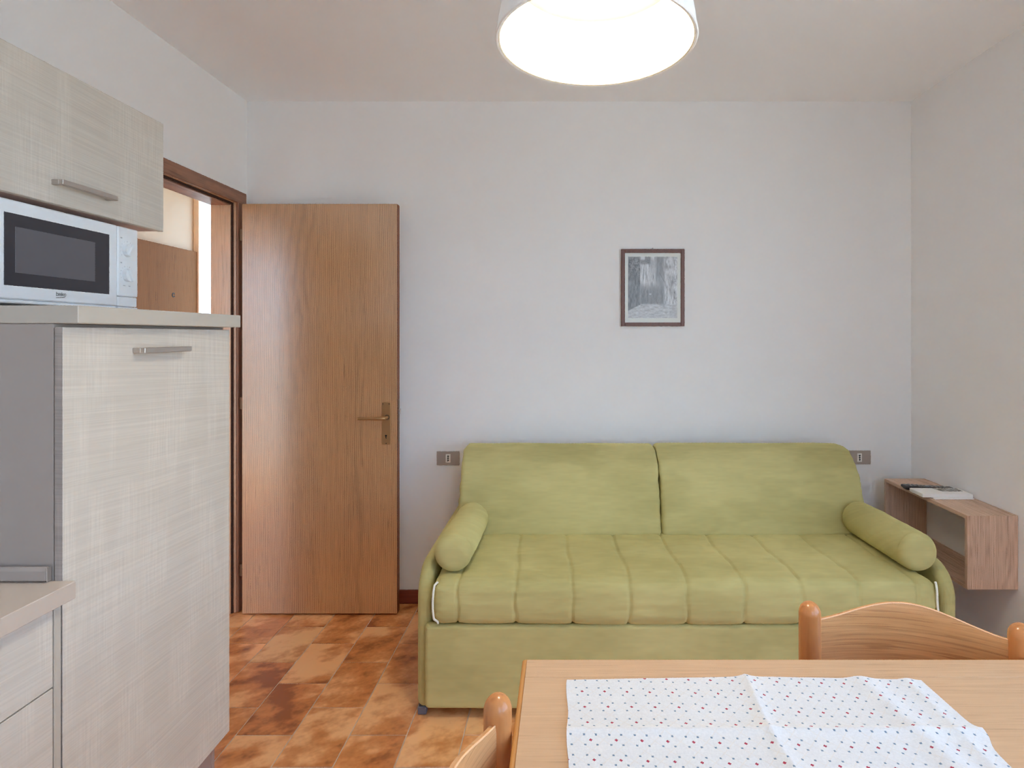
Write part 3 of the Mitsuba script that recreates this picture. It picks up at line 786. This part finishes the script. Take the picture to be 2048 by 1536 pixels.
# cloth: folded into quarters before it was laid, so that it keeps two creases
nu, nv = 150, 150
u, v_ = np.linspace(0, 1, nu), np.linspace(0, 1, nv)
U, V = np.meshgrid(u, v_, indexing='ij')
X = 0.0055 + 0.6585 * U
Y = 0.440 + 0.6345 * V + 0.011 * (1 - np.abs(2 * U - 1)) * V
X = X + 0.004 * np.sin(V * 17) * (U > 0.9) * (U - 0.9) * 10 * 0.6 + 0.0015 * np.sin(V * 31) * (1 - U)
X = X + 0.010 * np.exp(-((Y - 0.925) / 0.02) ** 2) * np.clip((U - 0.85) / 0.15, 0, 1)
Y = Y + 0.0025 * (meshkit.noise(np.stack([U * 9, V * 2, U * 0], -1), 3) - 0.5) * V
Z = 0.0016 + 0.0065 * np.exp(-np.abs(X - 0.335 - 0.004 * np.sin(Y * 25)) / 0.012) + 0.0070 * np.exp(-np.abs(Y - 0.934) / 0.011) + 0.0055 * np.exp(-((X - 0.56 - 0.15 * (1.0 - Y)) / 0.022) ** 2) * np.clip((X - 0.4) * 8, 0, 1) \
    + 0.0040 * meshkit.fbm(np.stack([X * 7, Y * 9, 0 * X], -1), 3, 2) + 0.003 * np.exp(-((X - 0.635) / 0.012) ** 2)
bot = np.stack([X, Y, np.full_like(X, TZ + 0.0004)], -1).reshape(-1, 3)
top = np.stack([X, Y, TZ + 0.0004 + Z], -1).reshape(-1, 3)
f = grid_faces(nu, nv)
rim = list(range(0, nv)) + [i * nv + nv - 1 for i in range(1, nu)] + [(nu - 1) * nv + j for j in range(nv - 2, -1, -1)] + [i * nv for i in range(nu - 2, 0, -1)]
N = nu * nv
side = []
for a, b in zip(rim, rim[1:] + rim[:1]):
    side += [(a, b, b + N), (a, b + N, a + N)]
cl = trimesh.Trimesh(np.vstack([top, bot]), np.vstack([f, f[:, ::-1] + N, np.array(side)]), process=False)
put('table_cloth', cl, 'mat_cloth', 40)
tag('table_cloth', 'small white cloth with red and blue dotted pattern lying on the table', 'tablecloth')


# ------------------------------------------------------------------ chairs
def chair(center, yaw, label, slat):
    """Local axes: x along the back, +y behind the chair; the origin lies between the back posts on the floor."""
    key = 'dining_chair' if 'dining_chair' not in labels else 'dining_chair_001'
    tag(key, label, 'chair', 'dining chairs at the table')
    c, s = math.cos(yaw), math.sin(yaw)

    def place(m):
        v = np.array(m.vertices)
        m.vertices = np.stack([v[:, 0] * c - v[:, 1] * s + center[0], v[:, 0] * s + v[:, 1] * c + center[1], v[:, 2]], 1)
        return m

    def part(name, m, bsdf, smooth=40):
        return put(numbered(key + '__' + name), place(m), bsdf, smooth)
    hw, r, hh = 0.200, 0.0230, 0.828
    dome = [(r * math.cos(t), hh - r * 1.15 + r * 1.15 * math.sin(t)) for t in np.linspace(0, math.pi / 2, 12)]
    dome[-1] = (0.0, hh)
    for sx in (-1, 1):
        part('back_post', lathe([(0, 0.001), (0.017, 0.001), (0.019, 0.02), (r, 0.40)] + dome, 40, (sx * hw, 0, 0)), 'mat_chair_post')
    for sx in (-1, 1):
        part('front_leg', lathe([(0, 0.001), (0.016, 0.001), (0.021, 0.20), (0.021, 0.432), (0, 0.432)], 32, (sx * 0.195, -0.375, 0)), 'mat_chair_post')
    outline = np.array([(-0.215, 0.012), (-0.225, -0.20), (-0.225, -0.385), (-0.20, -0.415), (0.20, -0.415), (0.225, -0.385), (0.225, -0.20), (0.215, 0.012)])
    part('seat', man(hull_spheres([(x * 0.97, y, 0.445) for x, y in outline], 0.012, 12)), slat)
    for sx in (-1, 1):
        part('side_stretcher', tube([(sx * hw, -0.01, 0.20), (sx * 0.1975, -0.19, 0.20), (sx * 0.195, -0.365, 0.20)], 0.011, 12), 'mat_chair_post')
    part('front_stretcher', tube([(-0.195, -0.375, 0.30), (0, -0.375, 0.30), (0.195, -0.375, 0.30)], 0.011, 12), 'mat_chair_post')
    # curved top slat and a plainer lower one
    for z_lo, z_hi, rise, name in ((0.665, 0.790, 0.036, 'top_slat'), (0.530, 0.590, 0.012, 'lower_slat')):
        ns, nt = 61, 13
        S, Tt = np.meshgrid(np.linspace(-1, 1, ns), np.linspace(0, 1, nt), indexing='ij')
        x = S * (hw - 0.010)
        arch = (0.5 + 0.5 * np.cos(np.pi * np.clip(np.abs(S) * 1.03, 0, 1))) ** 0.9
        top_z = z_hi + rise * arch
        z = z_lo + 0.3 * rise * arch + (top_z - z_lo - 0.3 * rise * arch) * Tt
        yb = 0.048 * (1 - S ** 2)
        th = 0.0062 * np.where((Tt == 0) | (Tt == 1), 0.75, 1)
        sl = 1 / np.sqrt(1 + (2 * 0.048 * S / (hw - 0.01)) ** 2)
        fr_ = np.stack([x, yb - th / sl, z], -1).reshape(-1, 3)
        bk_ = np.stack([x, yb + th / sl, z], -1).reshape(-1, 3)
        f_ = grid_faces(ns, nt)
        n_ = ns * nt
        rim_ = list(range(nt)) + [i * nt + nt - 1 for i in range(1, ns)] + [(ns - 1) * nt + j for j in range(nt - 2, -1, -1)] + [i * nt for i in range(ns - 2, 0, -1)]
        sd = []
        for a, b in zip(rim_, rim_[1:] + rim_[:1]):
            sd += [(a, b, b + n_), (a, b + n_, a + n_)]
        m = orient(trimesh.Trimesh(np.vstack([fr_, bk_]), np.vstack([f_, f_[:, ::-1] + n_, np.array(sd)]), process=False))
        k = part(name, m, slat, 30)
        if name == 'top_slat':
            # pale worn arris along the top edge
            i = np.linspace(2, ns - 3, ns - 4).astype(int)
            path = np.stack([x[i, -1], yb[i, -1] - 0.0040, z[i, -1] + 0.0002], 1)
            put(k + '__arris', place(tube(path, 0.0016, 8)), 'mat_chair_edge', 50)
            labels[k + '__arris'] = {'label': 'pale rounded upper edge'}


PL, PR = np.array([0.540, 1.274]), np.array([0.928, 1.177])
d = PR - PL
chair((PL + PR) / 2, math.atan2(d[1], d[0]), 'varnished wooden dining chair between table and sofa, arched backrest seen from the front', 'mat_chair_slat')
chair((-0.108, 0.745), math.pi / 2, 'varnished wooden dining chair at the left end of the table, seen edge-on', 'mat_chair_slat_y')

# ------------------------------------------------------------------ pendant lamp
LXc, LYc, LZ, LR = 0.073, 1.322, 2.076, 0.225
tag('pendant_lamp', 'round white pendant lamp, lit, hanging above the table', 'lamp')
hgt = 0.215
outp = [(LR - 0.0040, 0.0), (LR + 0.0005, -0.0010), (LR + 0.0030, 0.002), (LR + 0.002, 0.008)] + [(LR - 0.035 * s ** 1.5, 0.008 + 0.15 * s) for s in np.linspace(0.05, 1, 12)]
outp += [(LR - 0.035 - 0.06 * math.sin(t), 0.158 + (hgt - 0.158) * (1 - math.cos(t)) * 0.55) for t in np.linspace(0.2, math.pi / 2, 6)] + [(0.03, hgt - 0.01), (0.0, hgt - 0.01)]
inp = [(LR - 0.0040, 0.0), (LR - 0.0062, 0.0015), (LR - 0.0068, 0.006)] + [(LR - 0.0068 - 0.032 * s ** 1.5, 0.006 + 0.146 * s) for s in np.linspace(0.05, 1, 12)]
inp += [(LR - 0.039 - 0.045 * math.sin(t), 0.152 + 0.02 * (1 - math.cos(t))) for t in np.linspace(0.2, math.pi / 2, 6)] + [(0.0, 0.172)]
put('pendant_lamp__shade', lathe(outp, 96, (LXc, LYc, LZ)), 'mat_shade_out', 40)
labels['pendant_lamp__shade'] = {'label': 'white lamp shade'}
put('pendant_lamp__shade__lining', lathe(inp, 96, (LXc, LYc, LZ)), 'mat_shade_in', 40)
dif = lathe([(0.0, 0.138), (0.06, 0.1385), (0.110, 0.140), (0.120, 0.146), (0.120, 0.168)], 64, (LXc, LYc, LZ))
if dif.face_normals[:, 2].mean() > 0:
    dif.invert()
scene['pendant_lamp__diffuser'] = mikit.ply(dif, 'mat_shade_in', smooth=40, emitter={'type': 'area', 'radiance': rgb((LAMP * 1.0, LAMP * 0.90, LAMP * 0.74))})
put('pendant_lamp__cord', tube([(LXc, LYc, LZ + hgt - 0.012), (LXc, LYc, (LZ + H) / 2 + 0.1), (LXc, LYc, H - 0.02)], 0.004, 10), 'mat_shade_out', 50)
put('pendant_lamp__ceiling_rose', lathe([(0, 0.0), (0.035, 0.0), (0.05, 0.012), (0.05, 0.0245), (0, 0.0245)], 40, (LXc, LYc, H - 0.025)), 'mat_shade_out', 40)
